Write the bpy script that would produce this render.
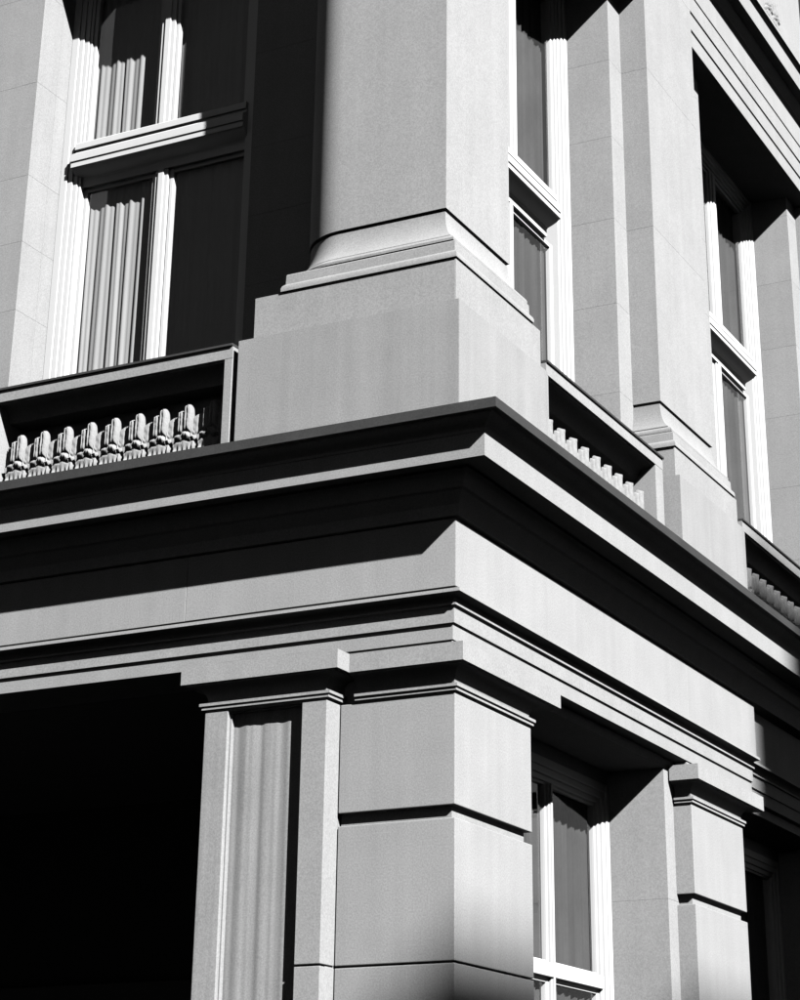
import bpy, bmesh, math, random
from mathutils import Vector, Matrix, noise

for o in list(bpy.data.objects):
    bpy.data.objects.remove(o)
S = bpy.context.scene
COL = S.collection
RAD = math.radians

# ------------------------------------------------------------------ camera
cam_d = bpy.data.cameras.new('camera')
cam = bpy.data.objects.new('camera', cam_d)
COL.objects.link(cam)
S.camera = cam
cam_d.sensor_fit = 'VERTICAL'
cam_d.sensor_height = 36.0
cam_d.sensor_width = 36.0
cam_d.lens = 36.0 * 2070.8 / 1000.0
cam_d.shift_x = -0.0417
cam_d.shift_y = -0.2108
cam_d.clip_start = 0.1
cam_d.clip_end = 2000
yaw, pitch, roll = RAD(26.512), RAD(24.042), RAD(0.271)
d = Vector((-math.sin(yaw) * math.cos(pitch), math.cos(yaw) * math.cos(pitch), math.sin(pitch)))
r0 = Vector((math.cos(yaw), math.sin(yaw), 0))
u0 = r0.cross(d)
r = math.cos(roll) * r0 + math.sin(roll) * u0
u = -math.sin(roll) * r0 + math.cos(roll) * u0
mw = Matrix(((r.x, u.x, -d.x, 5.27608), (r.y, u.y, -d.y, -10.77789), (r.z, u.z, -d.z, 1.6), (0, 0, 0, 1)))
cam.matrix_world = mw

# ------------------------------------------------------------------ sky and sun
SUN = Vector((1.9, -1.0, 1.55)).normalized()
W = bpy.data.worlds.new('World')
S.world = W
W.use_nodes = True
nt = W.node_tree
nt.nodes.clear()
sky = nt.nodes.new('ShaderNodeTexSky')
sky.sky_type = 'NISHITA'
sky.sun_disc = False
sky.dust_density = 0.0
sky.air_density = 0.4
sky.sun_elevation = math.asin(SUN.z)
sky.sun_rotation = math.atan2(SUN.x, SUN.y)
sepc = nt.nodes.new('ShaderNodeSeparateColor')      # black and white film behind a red filter: only the sky's red counts
bg = nt.nodes.new('ShaderNodeBackground')
bg.inputs['Strength'].default_value = 0.05
wo = nt.nodes.new('ShaderNodeOutputWorld')
nt.links.new(sky.outputs[0], sepc.inputs[0])
nt.links.new(sepc.outputs[0], bg.inputs['Color'])
nt.links.new(bg.outputs[0], wo.inputs['Surface'])
sd = bpy.data.lights.new('sun', 'SUN')
sd.energy = 5.0
sd.angle = RAD(0.53)
sd.color = (1, 1, 1)
so = bpy.data.objects.new('sun', sd)
COL.objects.link(so)
so.rotation_euler = SUN.to_track_quat('Z', 'Y').to_euler()
so.location = (20, -12, 30)

S.view_settings.view_transform = 'Standard'
S.view_settings.look = 'None'
S.view_settings.gamma = 1.0
S.view_settings.exposure = 1.80
S.view_settings.use_curve_mapping = False
S.render.engine = 'CYCLES'
S.cycles.diffuse_bounces = 0

# ------------------------------------------------------------------ materials
def node(t, k, **kw):
    n = t.nodes.new(k)
    for a, b in kw.items():
        setattr(n, a, b)
    return n

def mat(name, base, rough=0.85, mottle=0.07, streak=0.0, grain=0.17, bump=0.12, rnd=0.025, spec=0.25, gscale=95.0, vary=2.3):
    m = bpy.data.materials.new(name)
    m.use_nodes = True
    t = m.node_tree
    t.nodes.clear()
    L = t.links.new
    out = node(t, 'ShaderNodeOutputMaterial')
    p = node(t, 'ShaderNodeBsdfPrincipled')
    L(p.outputs[0], out.inputs[0])
    p.inputs['Roughness'].default_value = rough
    p.inputs['Specular IOR Level'].default_value = spec
    tc = node(t, 'ShaderNodeTexCoord')
    def noise_(scale, detail=4, rough_=.55, mapping=None):
        n = node(t, 'ShaderNodeTexNoise')
        n.inputs['Scale'].default_value = scale
        n.inputs['Detail'].default_value = detail
        n.inputs['Roughness'].default_value = rough_
        if mapping:
            mp = node(t, 'ShaderNodeMapping')
            mp.inputs['Scale'].default_value = mapping
            L(tc.outputs['Object'], mp.inputs[0])
            L(mp.outputs[0], n.inputs[0])
        else:
            L(tc.outputs['Object'], n.inputs[0])
        return n.outputs[0]
    def ramp(src, lo, hi, f0=.3, f1=.7):
        q = node(t, 'ShaderNodeMapRange')
        q.inputs[1].default_value = f0
        q.inputs[2].default_value = f1
        q.inputs[3].default_value = lo
        q.inputs[4].default_value = hi
        L(src, q.inputs[0])
        return q.outputs[0]
    def mul(a, b):
        q = node(t, 'ShaderNodeMath', operation='MULTIPLY')
        L(a, q.inputs[0])
        if isinstance(b, float):
            q.inputs[1].default_value = b
        else:
            L(b, q.inputs[1])
        return q.outputs[0]
    v = ramp(noise_(vary, 6, .62), 1 - mottle, 1 + mottle * .6)
    g = noise_(gscale, 2, .7)
    v = mul(v, ramp(g, 1 - grain, 1 + grain))
    if streak:
        v = mul(v, ramp(noise_(1.0, 5, .6, (9, 9, .22)), 1 - streak, 1 + streak * .4))
    if rnd:
        oi = node(t, 'ShaderNodeObjectInfo')
        v = mul(v, ramp(oi.outputs['Random'], 1 - rnd, 1 + rnd, 0, 1))
    v = mul(v, float(base))
    cc = node(t, 'ShaderNodeCombineColor')
    for i in range(3):
        L(v, cc.inputs[i])
    L(cc.outputs[0], p.inputs['Base Color'])
    if bump:
        b = node(t, 'ShaderNodeBump')
        b.inputs['Strength'].default_value = bump
        b.inputs['Distance'].default_value = 0.004
        L(g, b.inputs['Height'])
        L(b.outputs[0], p.inputs['Normal'])
    return m

M_STONE = mat('painted_stone', .20, streak=.06)
M_PED = mat('pedestal_stone', .186, streak=.10, mottle=.08)
M_PANEL = mat('streaked_stone', .19, streak=.32, mottle=.1)
M_CARVE = mat('carved_stone', .175, mottle=.14, vary=14, grain=.1)
M_MORTAR = mat('mortar', .14, rnd=0)
M_WHITE = mat('white_paint', .40, rough=.5, mottle=.03, grain=.02, bump=.04, rnd=.02, streak=.03)
M_LEAD = mat('lead_flashing', .028, rough=.6, mottle=.2, rnd=0)
M_DARK = mat('deep_shade_black', .015, rnd=0, mottle=.2)  # near-black colour stands in for the deep shade of porch and rooms
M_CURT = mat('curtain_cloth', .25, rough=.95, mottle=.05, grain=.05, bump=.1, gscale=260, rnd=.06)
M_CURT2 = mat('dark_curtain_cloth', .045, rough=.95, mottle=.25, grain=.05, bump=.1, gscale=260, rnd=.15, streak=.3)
M_ROAD = mat('asphalt', .05, mottle=.2, rnd=0, grain=.25, gscale=60)
M_PAVE = mat('pavement_slab', .06, mottle=.15, rnd=.08)
M_BRICK = mat('grey_render', .06, mottle=.15, rnd=0)
M_DOOR = mat('dark_door', .01, rough=.5, rnd=0)

def glass(name, tint):
    m = bpy.data.materials.new(name)
    m.use_nodes = True
    t = m.node_tree
    t.nodes.clear()
    out = node(t, 'ShaderNodeOutputMaterial')
    mix = node(t, 'ShaderNodeMixShader')
    tr = node(t, 'ShaderNodeBsdfTransparent')
    tr.inputs[0].default_value = (tint, tint, tint, 1)
    gl = node(t, 'ShaderNodeBsdfGlossy')
    gl.inputs['Roughness'].default_value = 0.01
    lw_ = node(t, 'ShaderNodeLayerWeight')
    lw_.inputs[0].default_value = 0.5
    pw = node(t, 'ShaderNodeMath', operation='POWER')
    pw.inputs[1].default_value = 5.0
    t.links.new(lw_.outputs['Facing'], pw.inputs[0])
    fr = node(t, 'ShaderNodeMath', operation='MULTIPLY_ADD')
    fr.inputs[1].default_value = .92
    fr.inputs[2].default_value = .06
    t.links.new(pw.outputs[0], fr.inputs[0])
    nz = node(t, 'ShaderNodeTexNoise')
    nz.inputs['Scale'].default_value = 1.6
    tc = node(t, 'ShaderNodeTexCoord')
    bp_ = node(t, 'ShaderNodeBump')
    bp_.inputs['Strength'].default_value = .12
    bp_.inputs['Distance'].default_value = .02
    t.links.new(tc.outputs['Object'], nz.inputs[0])
    t.links.new(nz.outputs[0], bp_.inputs['Height'])
    t.links.new(bp_.outputs[0], gl.inputs['Normal'])
    t.links.new(fr.outputs[0], mix.inputs[0])
    t.links.new(tr.outputs[0], mix.inputs[1])
    t.links.new(gl.outputs[0], mix.inputs[2])
    t.links.new(mix.outputs[0], out.inputs[0])
    return m
M_GLASS = glass('window_glass', .97)

# ------------------------------------------------------------------ mesh helpers
# a wall face: t runs left to right along the wall, n is outward, z is up
def PR(t, n, z): return (n, t, z)           # face along the side street (outward +X)
def PL(t, n, z): return (t, -n, z)          # face along the front street (outward -Y)

def link(name, me, m, parent=None):
    o = bpy.data.objects.new(name, me)
    COL.objects.link(o)
    if m is not None:
        me.materials.append(m)
    if parent is not None:
        o.parent = parent
    return o

def finish(name, bm, m, parent, smooth=True, ang=32):
    bmesh.ops.recalc_face_normals(bm, faces=bm.faces[:])
    me = bpy.data.meshes.new(name)
    bm.to_mesh(me)
    bm.free()
    if smooth:
        me.polygons.foreach_set('use_smooth', [True] * len(me.polygons))
        me.set_sharp_from_angle(angle=RAD(ang))
    return link(name, me, m, parent)

def add_box(bm, P, t0, t1, n0, n1, z0, z1, bev=0.004):
    vs = [bm.verts.new(P(t, n, z)) for z in (z0, z1) for n in (n0, n1) for t in (t0, t1)]
    q = [(0, 1, 3, 2), (4, 6, 7, 5), (0, 4, 5, 1), (2, 3, 7, 6), (0, 2, 6, 4), (1, 5, 7, 3)]
    fs = [bm.faces.new([vs[i] for i in f]) for f in q]
    if bev:
        es = list({e for f in fs for e in f.edges})
        bmesh.ops.bevel(bm, geom=es, offset=bev, segments=2, affect='EDGES', profile=.5)

def boxes(name, P, lst, m, parent, bev=0.004):
    bm = bmesh.new()
    for b in lst:
        add_box(bm, P, *b, bev=bev)
    return finish(name, bm, m, parent, ang=15)

def loft(bm, rings, caps=True):
    R = [[bm.verts.new(p) for p in ring] for ring in rings]
    k = len(R[0])
    for a, b in zip(R, R[1:]):
        for i in range(k):
            j = (i + 1) % k
            bm.faces.new((a[i], a[j], b[j], b[i]))
    if caps:
        bm.faces.new(R[0])
        bm.faces.new(R[-1][::-1])

def strip(name, P, t0, t1, prof, m, parent, ang=32):
    """closed profile of (n, z) run straight along the wall"""
    bm = bmesh.new()
    loft(bm, [[P(t0, n, z) for n, z in prof], [P(t1, n, z) for n, z in prof]])
    return finish(name, bm, m, parent, ang=ang)

def corner_sweep(name, x0, y1, prof, m, parent, ang=28, cuts=()):
    """closed profile of (nL, nR, z) run along the front street, mitred round the corner and along the side street"""
    bm = bmesh.new()
    rings = [[(x0, -a, z) for a, b, z in prof],
             [(b, -a, z) for a, b, z in prof],
             [(b, y1, z) for a, b, z in prof]]
    loft(bm, rings)
    return finish(name, bm, m, parent, ang=ang)

def arc(cx, cz, rx, rz, a0, a1, k=7):
    return [(cx + rx * math.cos(RAD(a0 + (a1 - a0) * i / (k - 1))), cz + rz * math.sin(RAD(a0 + (a1 - a0) * i / (k - 1)))) for i in range(k)]

def empty(name, loc=(0, 0, 0), parent=None):
    o = bpy.data.objects.new(name, None)
    COL.objects.link(o)
    o.location = loc
    o.parent = parent
    return o

def tag(o, label, cat, group=None):
    o['label'] = label
    o['category'] = cat
    if group:
        o['group'] = group
    return o

random.seed(4)

# ------------------------------------------------------------------ ground
def plane(name, x0, x1, y0, y1, z, m):
    bm = bmesh.new()
    bm.faces.new([bm.verts.new(p) for p in ((x0, y0, z), (x1, y0, z), (x1, y1, z), (x0, y1, z))])
    o = finish(name, bm, m, None, smooth=False)
    o['kind'] = 'structure'
    return o
plane('road', -400, 400, -400, 400, -0.13, M_ROAD)
bm = bmesh.new()
add_box(bm, PR, -3.6, 60, -60, 3.6, -0.5, 0.0, bev=.02)
pv = finish('pavement', bm, M_PAVE, None)
pv['kind'] = 'structure'

# ------------------------------------------------------------------ the corner building
B = empty('corner_building', (0, 0, 0))
tag(B, 'pale stone classical corner building with deep cornice, piers and tall windows', 'building')

# ---- lower piers -------------------------------------------------------------------------------------
def neck_profile(e=0.0):
    return [(-.10, 4.66), (.098, 4.652), (.098, 4.541), (.082, 4.540), (.078, 4.528), (.05, 4.524), (.025, 4.512), (.006, 4.492), (-.006, 4.465), (-.012, 4.43),
            (.024, 4.428), (.024, 4.411), (.004, 4.409), (.004, 4.402), (.014, 4.401), (.014, 4.389), (-.006, 4.387), (-.006, 4.374), (-.10, 4.374)]

def pier_right(y0, y1, corner):
    pier = None
    z = [(-0.0, .95), (.962, 1.90), (1.912, 2.868), (2.880, 3.661), (3.735, 4.374)]
    bm = bmesh.new()
    if corner:
        add_box(bm, PR, .04, y1 - .04, -.762, -.04, 0, 4.70, bev=0)
    else:
        add_box(bm, PR, y0 + .04, y1 - .04, -.5, -.04, 0, 4.70, bev=0)
    pier = finish('lower_pier', bm, M_STONE, B)
    for a, b in z:
        bm = bmesh.new()
        if corner:
            add_box(bm, PR, 0, y1, -.7635, 0, a, b, bev=.005)
        else:
            add_box(bm, PR, y0, y1, -.35, 0, a, b, bev=.005)
        finish('stone_block', bm, M_STONE, pier, ang=15)
    return pier

p1 = pier_right(0, 1.078, True)
p2 = pier_right(3.985, 5.147, False)

# capitals
def cap_loop(name, pts_fn, prof, parent):
    bm = bmesh.new()
    loft(bm, [pts_fn(n, z) for n, z in prof], caps=True)
    return finish(name, bm, M_STONE, parent, ang=25)
# corner pier: square capital, front and side
cap_loop('capital', lambda n, z: [(-.66, .5, z), (-.66, -n, z), (n, -n, z), (n, 1.078 + n * 2.6 if n > .05 else 1.078 + n, z), (-.4, 1.078 + n * 2.6 if n > .05 else 1.078 + n, z), (-.4, .5, z)],
         [(n, z) for n, z in neck_profile()], p1)
cap_loop('capital', lambda n, z: [(-.13, 3.985 - n, z), (n, 3.985 - n, z), (n, 5.147 + (n * 2.7 if n > .05 else n), z), (-.13, 5.147 + (n * 2.7 if n > .05 else n), z)],
         [(n, z) for n, z in neck_profile()], p2)

# pilaster with a sunk panel beside the porch
YP = .165
dp = boxes('door_pilaster', PL, [(-1.60, -.775, -.5, YP - .075, 0, 4.70)], M_PANEL, B, bev=0)
for a, b in ((0, .95), (.962, 1.90), (1.912, 2.868), (2.880, 4.374)):
    boxes('stone_block', PL, [(-.934, -.764, .002, YP, a, b)], M_STONE, dp, bev=.004)
bm = bmesh.new()
cols, rows = 56, 24
gr = []
for j in range(rows + 1):
    z = 4.37 * j / rows
    row = []
    for i in range(cols + 1):
        x = -1.4379 + (.4918) * i / cols
        y = -(YP - .058) - .0016 * math.sin(x * 41 + .5 * math.sin(z * .9)) - .0010 * math.sin(x * 83 + 1.3 + .4 * math.sin(z * 1.3 + 1)) - .0003 * math.sin(x * 150 + z * .5)
        row.append(bm.verts.new((x, y, z)))
    gr.append(row)
for j in range(rows):
    for i in range(cols):
        bm.faces.new((gr[j][i], gr[j][i + 1], gr[j + 1][i + 1], gr[j + 1][i]))
finish('panel_face', bm, M_PANEL, dp, ang=80)
boxes('stile', PL, [(-1.614, -1.45, -.02, YP, 0, 4.374)], M_PANEL, dp)
boxes('inner_moulding', PL, [(-1.4499, -1.438, -.02, YP - .028, 0, 4.36), (-.946, -.9341, -.02, YP - .02, 0, 4.36)], M_STONE, dp, bev=.003)
boxes('panel_rail', PL, [(-1.4495, -.9345, -.02, YP - .035, 4.362, 4.40)], M_STONE, dp)
cap_loop('capital', lambda n, z: [(-1.614 - n * 1.4, .4, z), (-1.614 - n * 1.4, -(YP + n * .8), z), (-.764 + n * 1.1, -(YP + n * .8), z), (-.764 + n * 1.1, .4, z)],
         [(n, z) for n, z in neck_profile()], dp)

# ---- architrave, frieze, cornice -----------------------------------------------------------------------
X0 = -9.0
def arch_prof(s=0.0):
    p = [(-.5, 5.0135), (-.03, 5.0135), (-.03, 4.9925), (.052, 4.991), (.054, 4.970)]
    p += [(.054 - .095 * math.sin(RAD(a)), 4.970 - .050 * (1 - math.cos(RAD(a)))) for a in (20, 40, 60, 80, 90)]
    p += [(-.041, 4.918), (.002, 4.917), (.002, 4.905), (-.017, 4.903), (-.017, 4.802), (-.032, 4.800), (-.032, 4.704), (-.5, 4.704)]
    return [(n - s, z) for n, z in p]
ar = corner_sweep('architrave', X0, 5.53, [(n, n, z) for n, z in arch_prof()], M_STONE, B)
strip('return_length', PR, 5.531, 14.0, arch_prof(.075), M_STONE, ar)

fz = boxes('frieze', PL, [(X0, -.02, -.5, -.012, 5.016, 5.44)], M_MORTAR, B, bev=0)
for a, b in ((-9, -5.876), (-5.874, -3.893), (-3.891, -1.911)):
    boxes('stone_block', PL, [(a, b, -.3, 0, 5.0175, 5.44)], M_STONE, fz, bev=.0025)
bm = bmesh.new()
loft(bm, [[(x, y, z) for x, y in ((-1.909, 0), (0, 0), (0, 2.035), (-.3, 2.035), (-.3, .3), (-1.909, .3))] for z in (5.0175, 5.44)])
bmesh.ops.bevel(bm, geom=bm.edges[:], offset=.0025, segments=2, affect='EDGES')
finish('stone_block', bm, M_STONE, fz, ang=15)
boxes('stone_block', PR, [(2.037, 4.0, -.3, 0, 5.0175, 5.44)], M_STONE, fz, bev=.0025)
boxes('stone_block', PR, [(4.002, 5.61, -.3, 0, 5.0175, 5.44)], M_STONE, fz, bev=.006)
boxes('stone_block', PR, [(5.614, 14, -.4, -.075, 5.0175, 5.44)], M_STONE, fz, bev=.0025)

cp = [(-.8, -.8, 6.03), (.36, .40, 6.004), (.406, .456, 5.995), (.410, .460, 5.940), (.380, .425, 5.938), (.378, .42, 5.932), (.372, .41, 5.920), (.362, .395, 5.908), (.34, .372, 5.893), (.318, .352, 5.882), (.305, .343, 5.868), (.302, .34, 5.852),
      (.297, .337, 5.848), (.295, .335, 5.697), (.27, .31, 5.695), (.27, .31, 5.715), (.16, .16, 5.710), (.16, .16, 5.69)]
cp += [(.16 - .06 * math.sin(RAD(a)), .16 - .06 * math.sin(RAD(a)), 5.69 - .09 * (1 - math.cos(RAD(a)))) for a in (20, 40, 60, 80, 90)]
cp += [(.08, .08, 5.59), (.055, .055, 5.55), (.03, .04, 5.52), (.02, .03, 5.45), (-.05, -.05, 5.442), (-.8, -.8, 5.442)]
co = corner_sweep('cornice', X0, 14.0, cp, M_STONE, B, ang=30)
# lead weathering laid along the top of the cornice
corner_sweep('lead_weathering', X0, 14.0, [(.02, .02, 6.024), (.414, .465, 6.006), (.418, .468, 5.942), (.413, .463, 5.9395), (.4115, .4615, 5.9985), (.02, .02, 6.018)], M_LEAD, co)

# soffit beams behind the architrave
boxes('lintel', PR, [(1.05, 4.02, -.62, -.144, 4.625, 4.703)], M_STONE, B)
boxes('lintel', PR, [(5.11, 8.1, -.62, -.16, 4.625, 4.703)], M_STONE, B)

for q0, q1 in ((1.26, 3.80), (5.33, 7.895)):
    boxes('head_board', PR, [(q0, q1, -.72, -.592, 4.505, 4.66)], M_STONE, B)

# ---- lower walls -----------------------------------------------------------------------------------------
def wall_blocks(P, t0, t1, n0, n1, zs, m=M_STONE, name='wall', split=None):
    w = boxes(name, P, [(t0 + .008, t1 - .008, n0, n1 - .006, zs[0], zs[-1])], M_MORTAR, B, bev=0)
    for a, b in zip(zs, zs[1:]):
        if split is None:
            boxes('stone_block', P, [(t0, t1, n0 + .001, n1, a + .0005, b - .0005)], m, w, bev=.001)
        else:
            boxes('stone_block', P, [(t0, t1, split + .001, n1, a + .0005, b - .0005)], m, w, bev=.001)
            boxes('stone_block', P, [(t0, t1, n0 + .001, split - .001, a + .0005, b - .0005)], m, w, bev=.001)
    return w
wall_blocks(PR, 3.805, 5.32, -.60, -.144, [0, 1.0, 1.9, 2.79, 3.684, 4.624])
wall_blocks(PR, .9, 1.25, -.60, -.144, [0, 1.0, 1.9, 2.79, 3.684, 4.624])
wall_blocks(PR, 7.9, 9.6, -.60, -.16, [0, 1.0, 1.9, 2.79, 3.684, 4.624])

# ---- windows --------------------------------------------------------------------------------------------
def stepped_frame(P, t0, t1, z0, z1, n, steps, parent_mat=M_WHITE, name='window', parent=None, rs=1.0):
    """nested mouldings running round jambs and head; steps = [(width, drop back)]"""
    bm = bmesh.new()
    a, b, h = t0, t1, z1
    nn = n
    for wd, dr in steps:
        add_box(bm, P, a, a + wd, nn - .16, nn, z0, h, bev=.004)
        wr_ = wd * rs
        add_box(bm, P, b - wr_, b, nn - .16, nn, z0, h, bev=.004)
        add_box(bm, P, a + wd - .002, b - wr_ + .002, nn - .158, nn - .0015, h - wd, h - .0005, bev=.004)
        a += wd
        b -= wr_
        h -= wd
        nn -= dr
    o = finish(name, bm, parent_mat, parent, ang=15)
    return o, a, b, h, nn

def pane(P, t0, t1, z0, z1, n, parent):
    bm = bmesh.new()
    bm.faces.new([bm.verts.new(P(*q)) for q in ((t0, n, z0), (t1, n, z0), (t1, n, z1), (t0, n, z1))])
    o = finish('pane', bm, M_GLASS, parent, smooth=False)
    fn = o.data.polygons[0].normal
    out = Vector(P(0, 1, 0)) - Vector(P(0, 0, 0))
    if fn.dot(out) < 0:
        o.data.flip_normals()
    return o

def sash(P, t0, t1, z0, z1, n, parent, w=.045):
    """a glazed casement: four rails and a pane"""
    bm = bmesh.new()
    add_box(bm, P, t0, t0 + w, n - .045, n, z0, z1, bev=.005)
    add_box(bm, P, t1 - w, t1, n - .045, n, z0, z1, bev=.005)
    add_box(bm, P, t0 + w, t1 - w, n - .044, n - .001, z0, z0 + w * 1.15, bev=.005)
    add_box(bm, P, t0 + w, t1 - w, n - .044, n - .001, z1 - w, z1, bev=.005)
    o = finish('sash', bm, M_WHITE, parent, ang=15)
    pane(P, t0 + w - .004, t1 - w + .004, z0 + w - .004, z1 - w + .004, n - .02, parent)
    return o

def curtain(P, t0, t1, z0, z1, n, label, seed, gather=1.0, group=None):
    rr = random.Random(seed)
    bm = bmesh.new()
    k = max(24, int((t1 - t0) / .011))
    ph = [rr.uniform(0, 6.28) for _ in range(4)]
    def off(s, v):
        x = (t0 + s * (t1 - t0))
        a = .009 * math.sin(x * 2 * math.pi / .118 + ph[0] + 1.6 * math.sin(x * 5 + ph[1])) + .005 * math.sin(x * 2 * math.pi / .047 + ph[2] + v * .6) + .004 * math.sin(x * 9 + ph[3])
        return a * (1 + .18 * math.sin(v * 2.1 + ph[1]))
    rows = 9
    g = [[None] * (k + 1) for _ in range(rows)]
    for j in range(rows):
        v = j / (rows - 1)
        for i in range(k + 1):
            s = i / k
            g[j][i] = bm.verts.new(P(t0 + s * (t1 - t0) + .008 * math.sin(v * 3 + s * 17), n + off(s, v), z0 + v * (z1 - z0)))
    for j in range(rows - 1):
        for i in range(k):
            bm.faces.new((g[j][i], g[j][i + 1], g[j + 1][i + 1], g[j + 1][i]))
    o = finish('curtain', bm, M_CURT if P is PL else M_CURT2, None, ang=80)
    sol = o.modifiers.new('cloth', 'SOLIDIFY')
    sol.thickness = .003
    return tag(o, label, 'curtain', group)

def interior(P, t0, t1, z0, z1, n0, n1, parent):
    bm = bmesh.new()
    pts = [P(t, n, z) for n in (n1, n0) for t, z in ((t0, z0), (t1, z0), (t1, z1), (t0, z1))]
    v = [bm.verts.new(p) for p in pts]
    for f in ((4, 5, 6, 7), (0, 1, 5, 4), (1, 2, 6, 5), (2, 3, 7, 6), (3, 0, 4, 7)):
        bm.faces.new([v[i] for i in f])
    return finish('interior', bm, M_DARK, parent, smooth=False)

def upper_window(P, t0, t1, zsill, zhead, zt, nf, steps, tm, mw_, tag_, transom_n=.05, drop=.04):
    """tall window: moulded frame, moulded transom, two fixed lights above and two set-back casements below.
    zt = bottom of the upper glass"""
    win, a, b, h, nn = stepped_frame(P, t0, t1, zsill, zhead, nf, steps, rs=.55 if P is PL else 1.0)
    win.parent = B
    ns = nn - .01                                   # upper sash face
    nl = ns - drop                                  # lower sash face
    zlow = zt - .375                                # head of the lower lights
    # mullion above and below the transom
    boxes('mullion', P, [(tm - mw_ / 2, tm + mw_ / 2, ns - .045, ns + .02, zt - .05, h + .002), (tm - mw_ * .2, tm + mw_ * .2, ns - .04, ns + .034, zt - .04, h)], M_WHITE, win)
    boxes('mullion', P, [(tm - mw_ * .46, tm + mw_ * .46, nl - .045, nl + .02, zsill, zlow + .02), (tm - mw_ * .2, tm + mw_ * .2, nl - .04, nl + .034, zsill, zlow)], M_WHITE, win)
    # moulded transom
    T = nf + transom_n
    prof = [(ns - .1, zt), (nf + .002, zt), (nf + .012, zt - .01), (nf + .012, zt - .06), (nf - .004, zt - .064), (nf - .004, zt - .078), (nf + .01, zt - .095), (T - .014, zt - .108), (T - .006, zt - .118),
            (T, zt - .12), (T, zt - .182), (T - .012, zt - .186), (T - .012, zt - .198), (T - .002, zt - .2), (T - .002, zt - .236), (T - .018, zt - .24)]
    prof += [(T - .018 - (T - .018 - nl - .03) * q, zt - .24 - .06 * q ** .7) for q in (.15, .35, .55, .75, .9)]
    prof += [(nl + .03, zt - .31), (nl + .03, zlow), (nl - .08, zlow), (ns - .1, zt - .2)]
    strip('transom', P, a - .045, b - (.17 if P is PR else -.03), prof, M_WHITE, win, ang=25)
    # lights
    for s0, s1 in ((a, tm - mw_ / 2), (tm + mw_ / 2, b)):
        sash(P, s0, s1, zt - .002, h + .002, ns, win, w=.034)
        sash(P, s0, s1, zsill, zlow + .002, nl, win, w=.036)
    boxes('jamb_lining', P, [(t0 + .01, a + .002, nl - .06, nl + .005, zsill, zlow)], M_WHITE, win)
    boxes('jamb_lining', P, [(b - .002, t1 - .01, nl - .06, nl + .005, zsill, zlow)], M_WHITE, win)
    interior(P, t0 - .35, t1 + .35, zsill - .3, zhead + .3, nl - .5, ns - .16, win)
    return win, a, b, ns, nl

# upper floor, front street
wl, a, b, ns, nl = upper_window(PL, -4.018, -2.23, 6.85, 11.1, 9.396, -1.035, [(.065, .012), (.045, .015), (.04, .012), (.025, .006)], -3.096, .128, 'L')
curtain(PL, a - .08, -3.10, 6.9, 11.0, nl - .062, 'pleated curtain in the left light of the window above the porch', 11)
curtain(PL, -3.08, b + .08, 6.9, 11.0, nl - .062, 'shaded curtain in the light beside the corner pilaster above the porch', 12)
# upper floor, side street
wr, a, b, ns, nl = upper_window(PR, 1.42, 3.794, 6.88, 11.55, 9.36, -.775, [(.055, .015), (.04, .02), (.035, .018), (.03, .01)], 2.76, .13, 'R')
curtain(PR, a - .08, 2.745, 6.9, 11.5, nl - .062, 'curtain behind the corner pilaster in the side street window, mostly hidden', 13)
curtain(PR, 2.775, b + .08, 6.9, 11.5, nl - .062, 'grey curtain in the upper window next to the corner pilaster on the side street', 14)
wr3, a, b, ns, nl = upper_window(PR, 6.15, 8.95, 7.0, 11.74, 9.80, -.775, [(.06, .015), (.045, .02), (.04, .018), (.03, .01)], 7.80, .17, 'R3')
curtain(PR, a - .08, 7.785, 7.0, 11.7, nl - .062, 'left curtain of the upper window beyond the flat pilaster', 15)
curtain(PR, 7.815, b + .08, 7.0, 11.7, nl - .062, 'right curtain of the upper window beyond the flat pilaster', 16)

# ground floor, side street
def lower_window(P, t0, t1, zhead, nf, tm):
    win, a, b, h, nn = stepped_frame(P, t0, t1, .9, zhead, nf, [(.06, .014), (.05, .02), (.04, .012)])
    win.parent = B
    ns = nn - .008
    boxes('mullion', P, [(tm - .028, tm + .028, ns - .045, ns + .02, .9, h + .002), (tm - .012, tm + .012, ns - .04, ns + .034, .9, h)], M_WHITE, win)
    boxes('transom', P, [(a - .01, b + .01, ns - .07, ns + .035, 3.065, 3.155)], M_WHITE, win)
    for s0, s1 in ((a, tm - .028), (tm + .028, b)):
        sash(P, s0, s1, 3.15, h + .002, ns, win, w=.022)
        sash(P, s0, s1, .9, 3.07, ns - .002, win, w=.04)
    interior(P, t0 - .3, t1 + .3, .6, zhead + .3, ns - .5, ns - .1, win)
    return win, a, b, ns
lw, a, b, ns = lower_window(PR, 1.25, 3.805, 4.525, -.585, 2.79)
curtain(PR, a - .05, 2.775, .7, 4.6, ns - .062, 'curtain in the ground floor window right against the corner pier', 21)
curtain(PR, 2.80, b + .05, .7, 4.6, ns - .062, 'grey pleated curtain in the ground floor window beside the second pier', 22)
lw3, a, b, ns = lower_window(PR, 5.32, 7.9, 4.525, -.585, 6.63)
curtain(PR, 6.65, b + .05, .7, 4.6, ns - .062, 'shaded curtain in the ground floor window beyond the second pier', 23)
curtain(PR, a - .05, 6.60, .7, 4.6, ns - .062, 'curtain hidden behind the second pier in the far ground floor window', 24)

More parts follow.
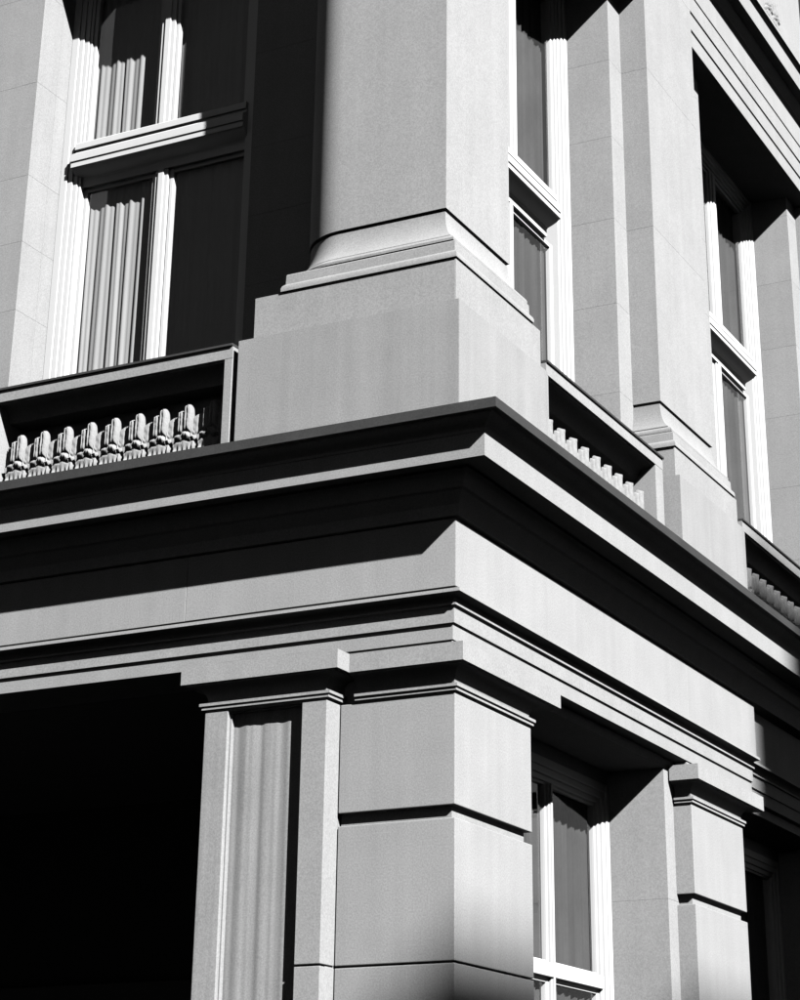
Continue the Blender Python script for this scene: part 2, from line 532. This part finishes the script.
# ---- upper walls ----------------------------------------------------------------------------------------
ZL = [1.6 + (q - 1.6) * 1.0221 for q in (5.98, 6.9, 7.69, 8.25, 8.81, 9.62, 10.43, 11.3, 12.2)]
wall_blocks(PL, -6.5, -4.018, -1.06, -.64, ZL, split=-.89)
wall_blocks(PL, -2.235, -1.0, -1.3, -1.03, ZL)
ZR = [6.03, 6.87, 7.65, 8.43, 9.205, 9.98, 10.73, 11.5, 12.4, 13.3]
wall_blocks(PR, 3.794, 4.6, -.80, -.384, ZR)
wall_blocks(PR, 4.601, 6.15, -.80, -.384, ZR)
wall_blocks(PR, .8, 1.42, -.80, -.384, ZR)
wall_blocks(PR, 8.95, 12, -.80, -.384, ZR)
boxes('lintel', PL, [(-4.4, -2.0, -1.06, -.642, 11.0, 12.6)], M_STONE, B)
boxes('lintel', PR, [(1.13, 4.0695, -.80, -.2, 11.48, 13.0)], M_STONE, B)

# ---- corner pilaster with its rounded inner end ------------------------------------------------------------
def shaft_plan(e, z, k=20):
    pts = [(-.143 + e, 1.14 + .5 * e, z), (-.143 + e, .143 - e, z)]
    pts += [(-.94 - (.40 + .6 * e) * math.sin(RAD(q)), .543 - (.40 + e) * math.cos(RAD(q)), z) for q in [90 * i / k for i in range(k + 1)]]
    pts += [(-1.34 - .6 * e, 1.05, z), (-.6, 1.05, z), (-.6, 1.14 + .5 * e, z)]
    return pts
cpil = boxes('corner_pilaster', PL, [(-1.1, -.25, -1.2, -.25, 6.0, 13.5)], M_STONE, B, bev=0)
zj = [7.626, 9.05, 10.45, 11.9, 13.5]
bm = bmesh.new()
loft(bm, [shaft_plan(0, z) for z in (7.626, 13.5)])
finish('shaft', bm, M_STONE, cpil, ang=25)
lev = [(-.04, 7.63), (-.04, 7.604), (-.010, 7.6035), (-.010, 7.585), (-.007, 7.55), (0, 7.51), (.012, 7.47), (.028, 7.435), (.048, 7.405), (.066, 7.388), (.066, 7.381), (.060, 7.378), (.060, 7.374), (.082, 7.372), (.098, 7.362), (.107, 7.346), (.106, 7.330), (.096, 7.316), (.08, 7.308), (.08, 7.29)]
bm = bmesh.new()
loft(bm, [shaft_plan(e, z) for e, z in lev])
finish('base_moulding', bm, M_STONE, cpil, ang=30)
def rect_ring(x0, x1, y0, y1, z): return [(x0, y0, z), (x1, y0, z), (x1, y1, z), (x0, y1, z)]
bm = bmesh.new()
loft(bm, [rect_ring(-1.262 - g, -.022 + g, .022 - g, 1.175 + g, z) for g, z in ((-.1, 7.315), (0, 7.312), (.004, 7.305), (.006, 7.24), (.024, 7.222), (.03, 7.205), (.03, 7.182), (.0, 7.178), (-.1, 7.176))])
finish('base_fillet', bm, M_STONE, cpil, ang=25)
bm = bmesh.new()
for ring in [[rect_ring(-1.496, -.004, .004, 1.338, z) for z in (6.82, 7.178)]]:
    loft(bm, ring)
bmesh.ops.bevel(bm, geom=bm.edges[:], offset=.004, segments=2, affect='EDGES')
finish('base_plinth', bm, M_STONE, cpil, ang=15)
bm = bmesh.new()
loft(bm, [rect_ring(-1.58, .043, -.043, 1.342, 6.0), rect_ring(-1.58, .043, -.043, 1.342, 6.868)])
bmesh.ops.bevel(bm, geom=[e for e in bm.edges], offset=.003, segments=2, affect='EDGES')
finish('pedestal', bm, M_PED, cpil, ang=15)

# ---- flat pilaster between the side street windows ---------------------------------------------------------
def flat_pilaster(y0, y1):
    pil = boxes('flat_pilaster', PR, [(y0 + .05, y1 - .05, -.7, -.2, 6.0, 13.4)], M_STONE, B, bev=0)
    zz = [7.626, 9.2, 10.73, 12.0, 13.4]
    for a, b in zip(zz, zz[1:]):
        boxes('shaft_stone', PR, [(y0, y1, -.45, -.143, a + .0006, b - .0006)], M_STONE, pil, bev=.0008)
    bm = bmesh.new()
    loft(bm, [[(-.40, y0 - e * .6, z), (-.143 + e, y0 - e * .6, z), (-.143 + e, y1 + e * .5, z), (-.40, y1 + e * .5, z)] for e, z in lev])
    finish('base_moulding', bm, M_STONE, pil, ang=30)
    bm = bmesh.new()
    loft(bm, [rect_ring(-.40, -.022 + g, y0 - .085 - g, y1 + .05 + g, z) for g, z in ((-.1, 7.315), (0, 7.312), (.004, 7.305), (.006, 7.24), (.024, 7.222), (.03, 7.205), (.03, 7.182), (.0, 7.178), (-.1, 7.176))])
    finish('base_fillet', bm, M_STONE, pil, ang=25)
    boxes('base_plinth', PR, [(y0 - .10, y1 + .15, -.42, -.004, 6.82, 7.178)], M_STONE, pil)
    bm = bmesh.new()
    loft(bm, [rect_ring(-.42, .043, y0 - .14, y1 + .165, 6.0), rect_ring(-.42, .043, y0 - .14, y1 + .165, 6.925)])
    bmesh.ops.bevel(bm, geom=[e for e in bm.edges], offset=.003, segments=2, affect='EDGES')
    finish('pedestal', bm, M_PED, pil, ang=15)
flat_pilaster(4.07, 5.32)
flat_pilaster(9.25, 10.5)

# ---- aprons below the windows, each with a row of carved leaves ----------------------------------------------
def leaf_mesh():
    """a stand of carved tongues rising from a curled cup; solid, with its outline cut along the top"""
    nu, nv = 40, 60
    w = .197
    def bump(u, v, cx, cz, rx, rz):
        q = ((u - cx) / rx) ** 2 + ((v - cz) / rz) ** 2
        return math.sqrt(1 - q) if q < 1 else 0
    F = ((.024, .033, .462), (-.034, .025, .425))
    def top(u):
        t = .372 + .014 * math.cos(u * 2 * math.pi / w + 2.6)
        for cx, rx, h in F:
            q = (u - cx) / rx
            if abs(q) < 1:
                t = max(t, h - .075 + .075 * (1 - q * q) ** .55)
        return t
    def H(u, v):
        h = .012 + .004 * math.cos(u * 2 * math.pi / w)
        for k, (cx, rx, hh) in enumerate(F):
            q = (u - cx) / rx
            if abs(q) < 1 and v > .20:
                h = max(h, .012 + (.034 if k == 0 else .024) * (1 - q * q) ** .5 - .016 * math.exp(-((q + .1) / .16) ** 2))
        rr = math.hypot(u / .090, (v - .20) / (.15 if v < .2 else .09))
        if rr < 1:
            h = max(h, .012 + .026 * math.sqrt(1 - rr * rr))
        h += .016 * math.exp(-((rr - .93) / .09) ** 2) * (1 if v < .22 else 0)
        h -= .020 * math.exp(-((v - (.262 - 3.5 * u * u + .010 * math.sin(u * 75))) / .010) ** 2)
        h += .012 * math.exp(-((v - (.238 - 3.5 * u * u + .010 * math.sin(u * 75 + .6))) / .012) ** 2)
        h -= .016 * math.exp(-((v - (.205 - 2.5 * u * u + .007 * math.sin(u * 95 + 1))) / .008) ** 2)
        h += .010 * math.sin(u * 170) * math.exp(-((v - .115 - 3 * u * u) / .03) ** 2)
        h += .003 * noise.noise((u * 45, v * 30, 3.1)) + .002 * noise.noise((u * 120, v * 90, 9.1))
        return max(h, .002)
    vs, fs = [], []
    for j in range(nv + 1):
        for i in range(nu + 1):
            uu = (i / nu - .5) * w
            vv = j / nv * top(uu)
            edge = min(1, i / 2, (nu - i) / 2, (nv - j) / 2)
            vs.append((uu, -H(uu, vv) * (.1 + .9 * edge), vv))
    n0 = len(vs)
    ring = [i for i in range(nu + 1)] + [j * (nu + 1) + nu for j in range(1, nv + 1)] + [nv * (nu + 1) + i for i in range(nu - 1, -1, -1)] + [j * (nu + 1) for j in range(nv - 1, 0, -1)]
    for q in ring:
        vs.append((vs[q][0], .006, vs[q][2]))
    for j in range(nv):
        for i in range(nu):
            a = j * (nu + 1) + i
            fs.append((a, a + 1, a + nu + 2, a + nu + 1))
    m = len(ring)
    for q in range(m):
        fs.append((ring[(q + 1) % m], ring[q], n0 + q, n0 + (q + 1) % m))
    fs.append(tuple(n0 + q for q in range(m)))
    me = bpy.data.meshes.new('leaf_ornament')
    me.from_pydata(vs, [], fs)
    me.polygons.foreach_set('use_smooth', [True] * len(me.polygons))
    me.set_sharp_from_angle(angle=RAD(60))
    me.materials.append(M_CARVE)
    return me
LEAF = leaf_mesh()

def apron(P, t0, t1, r0_, r1_, dz, leaves, spacing, nst=.025, end_l=True):
    """t0..t1 the whole apron, r0_..r1_ the sunk recess; dz lifts it a little"""
    nb = -.30
    rb = 6.765 + dz
    ap = boxes('apron_panel', P, [(t0, t1, -.6, nb, 6.0, rb + .05)], M_STONE, B, bev=0)
    # cavetto under the rail
    prof = [(-.5, rb + .085), (nst, rb + .082), (nst, rb), (nst - .018, rb - .002), (nst - .02, rb - .014)]
    prof += [(-.02 - .115 * math.sin(RAD(q)), rb - .012 - .115 * (1 - math.cos(RAD(q)))) for q in (5, 20, 35, 50, 65, 80)]
    prof += [(-.15, rb - .112), (nb - .02, rb - .105), (-.5, rb - .105)]
    strip('rail', P, t0, t1, prof, M_STONE, ap)
    strip('flashing', P, t0 - .0, t1, [(-1.0 if P is PL else -.78, rb + .135), (nst + .012, rb + .102), (nst + .014, rb + .086), (nst - .02, rb + .086), (-1.0 if P is PL else -.78, rb + .11)], M_LEAD, ap)
    if end_l:
        boxes('stile', P, [(t0, r0_, nb - .05, nst - .0015, 6.0, rb + .001)], M_STONE, ap)
    boxes('stile', P, [(r1_, t1, nb - .05, nst - .0015, 6.0, rb + .001)], M_STONE, ap)
    boxes('base_strip', P, [(r0_, r1_, nb - .05, -.06, 6.0, 6.115 + dz)], M_STONE, ap)
    boxes('backing', P, [(r0_, r1_, nb - .02, -.156, 6.0, 6.38 + dz)], M_STONE, ap)
    for i in range(leaves[1]):
        o = bpy.data.objects.new('leaf_ornament', LEAF)
        COL.objects.link(o)
        o.parent = ap
        o.location = P(leaves[0] + i * spacing, -.125, 6.09 + dz * 1.25)
        o.rotation_euler = (0, 0, RAD(90) if P is PR else 0)
    return ap
apron(PL, -3.66, -1.632, -3.56, -1.696, 0, (-3.445, 9), .197)
apron(PR, 1.36, 3.60, 1.40, 3.443, .095, (1.67, 9), .217)
apron(PR, 5.50, 8.9, 5.56, 7.75, .15, (5.78, 10), .2)

# ---- entablature above the far window -------------------------------------------------------------------------
ep = [(-.8, 15.5), (-.16, 15.5), (-.16, 12.60), (-.19, 12.58), (-.19, 12.285), (-.165, 12.282), (-.165, 12.265), (-.175, 12.262), (-.175, 12.072), (-.188, 12.07), (-.188, 11.888), (-.202, 11.886), (-.202, 11.722), (-.8, 11.722)]
en = strip('upper_entablature', PR, 5.322, 9.248, ep, M_STONE, B)
strip('upper_cornice', PR, 5.322, 9.248, [(-.5, 13.02), (.045, 12.995), (.05, 12.955), (.02, 12.952), (.0, 12.93), (.0, 12.71), (-.02, 12.708), (-.10, 12.712), (-.12, 12.67), (-.15, 12.63), (-.17, 12.60), (-.5, 12.60)], M_STONE, en)
for i in range(2):
    o = bpy.data.objects.new('leaf_ornament', LEAF)
    COL.objects.link(o)
    o.parent = en
    o.location = (-.158, 7.95 + i * .24, 13.25)
    o.rotation_euler = (0, 0, RAD(90))

# ---- porch ---------------------------------------------------------------------------------------------------
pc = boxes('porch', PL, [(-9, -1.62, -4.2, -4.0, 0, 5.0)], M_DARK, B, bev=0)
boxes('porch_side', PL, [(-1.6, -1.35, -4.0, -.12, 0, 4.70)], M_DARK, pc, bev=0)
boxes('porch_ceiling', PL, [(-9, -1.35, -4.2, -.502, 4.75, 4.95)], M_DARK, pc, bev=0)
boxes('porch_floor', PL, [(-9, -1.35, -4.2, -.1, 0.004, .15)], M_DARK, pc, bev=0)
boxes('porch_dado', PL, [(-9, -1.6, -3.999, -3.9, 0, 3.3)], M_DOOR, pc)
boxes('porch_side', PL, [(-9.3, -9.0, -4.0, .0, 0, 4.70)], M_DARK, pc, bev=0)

# ---- body of the house behind the facades -----------------------------------------------------------------------
bm = bmesh.new()
add_box(bm, PL, -9, -2.6, -14, -2.75, 5.1, 13.2, bev=0)
add_box(bm, PL, -2.6, -2.55, -14, -2.75, 0, 13.2, bev=0)
finish('house_body', bm, M_DARK, B)
boxes('roof', PL, [(-9, -.25, -14, -.82, 13.2, 13.6)], M_LEAD, B, bev=0)

# ------------------------------------------------------------------ unseen building added across the side street, its stepped roofline shaped to cast shade
OX = 42.0
ob = empty('shadow_casting_building', (OX, 0, 0))
tag(ob, 'unseen grey building added across the street, roofline stepped to cast shadows', 'building')
def ob_part(name, lst, m):
    bm = bmesh.new()
    for x0, x1, y0, y1, z0, z1 in lst:
        add_box(bm, PR, y0, y1, x0 - OX, x1 - OX, z0, z1, bev=0)
    o = finish(name, bm, m, ob)
    return o
HL = 2.92 + OX * SUN.z / SUN.x
YE = 5.85 + OX * SUN.y / SUN.x
HH = HL + 3.9
ob_part('low_wing', [(OX, OX + 12, -62, YE - .15, -.13, HL - .3)], M_BRICK)
ob_part('tall_wing', [(OX + .1, OX + 12, YE - .15, 24, -.13, HH - .3)], M_BRICK)
ob_part('parapet', [(OX - .1, OX + 12, -62, YE, HL - .3, HL)], M_STONE)
ob_part('parapet', [(OX - .1, OX + 12, YE, 24, HH - .3, HH)], M_STONE)
wn = None
for fl in range(9):
    for k in range(12):
        y = -58 + k * 6.5
        if wn is None:
            wn = ob_part('window', [(OX - .04, OX + .2, y, y + 1.3, 2.0 + fl * 3.6, 4.1 + fl * 3.6)], M_DOOR)
            y00, z00 = y, fl
        else:
            c = wn.copy()
            COL.objects.link(c)
            c.parent = ob
            c.location = (0, y - y00, fl * 3.6)

# ------------------------------------------------------------------ unseen terrace added across the front street to block low sky light
tr = empty('sky_blocking_terrace', (-30, -24, 0))
tag(tr, 'unseen dark terrace with slate roof, added along the front street to block low sky', 'building')
def tr_part(name, x0, x1, y0, y1, z0, z1, m):
    bm = bmesh.new()
    add_box(bm, lambda t, n, z: (t, n, z), x0, x1, y0, y1, z0, z1, bev=0)
    return finish(name, bm, m, tr)
tr_part('wall', -30, 36, -12, 0, -.13, 15, M_BRICK)
tr_part('parapet', -30, 36.2, -12, .25, 15, 15.9, M_BRICK)
bm = bmesh.new()
loft(bm, [[(x, -11.5, 15.9), (x, -.4, 15.9), (x, -3.5, 18.6), (x, -8.5, 18.6)] for x in (-29.6, 35.8)])
finish('roof', bm, M_LEAD, tr)
w0 = None
for fl in range(4):
    for k in range(14):
        if w0 is None:
            w0 = tr_part('window', -27, -25.6, -.2, .03, 1.6, 3.7, M_DOOR)
        else:
            c = w0.copy()
            COL.objects.link(c)
            c.location = (k * 4.4, 0, fl * 3.5)
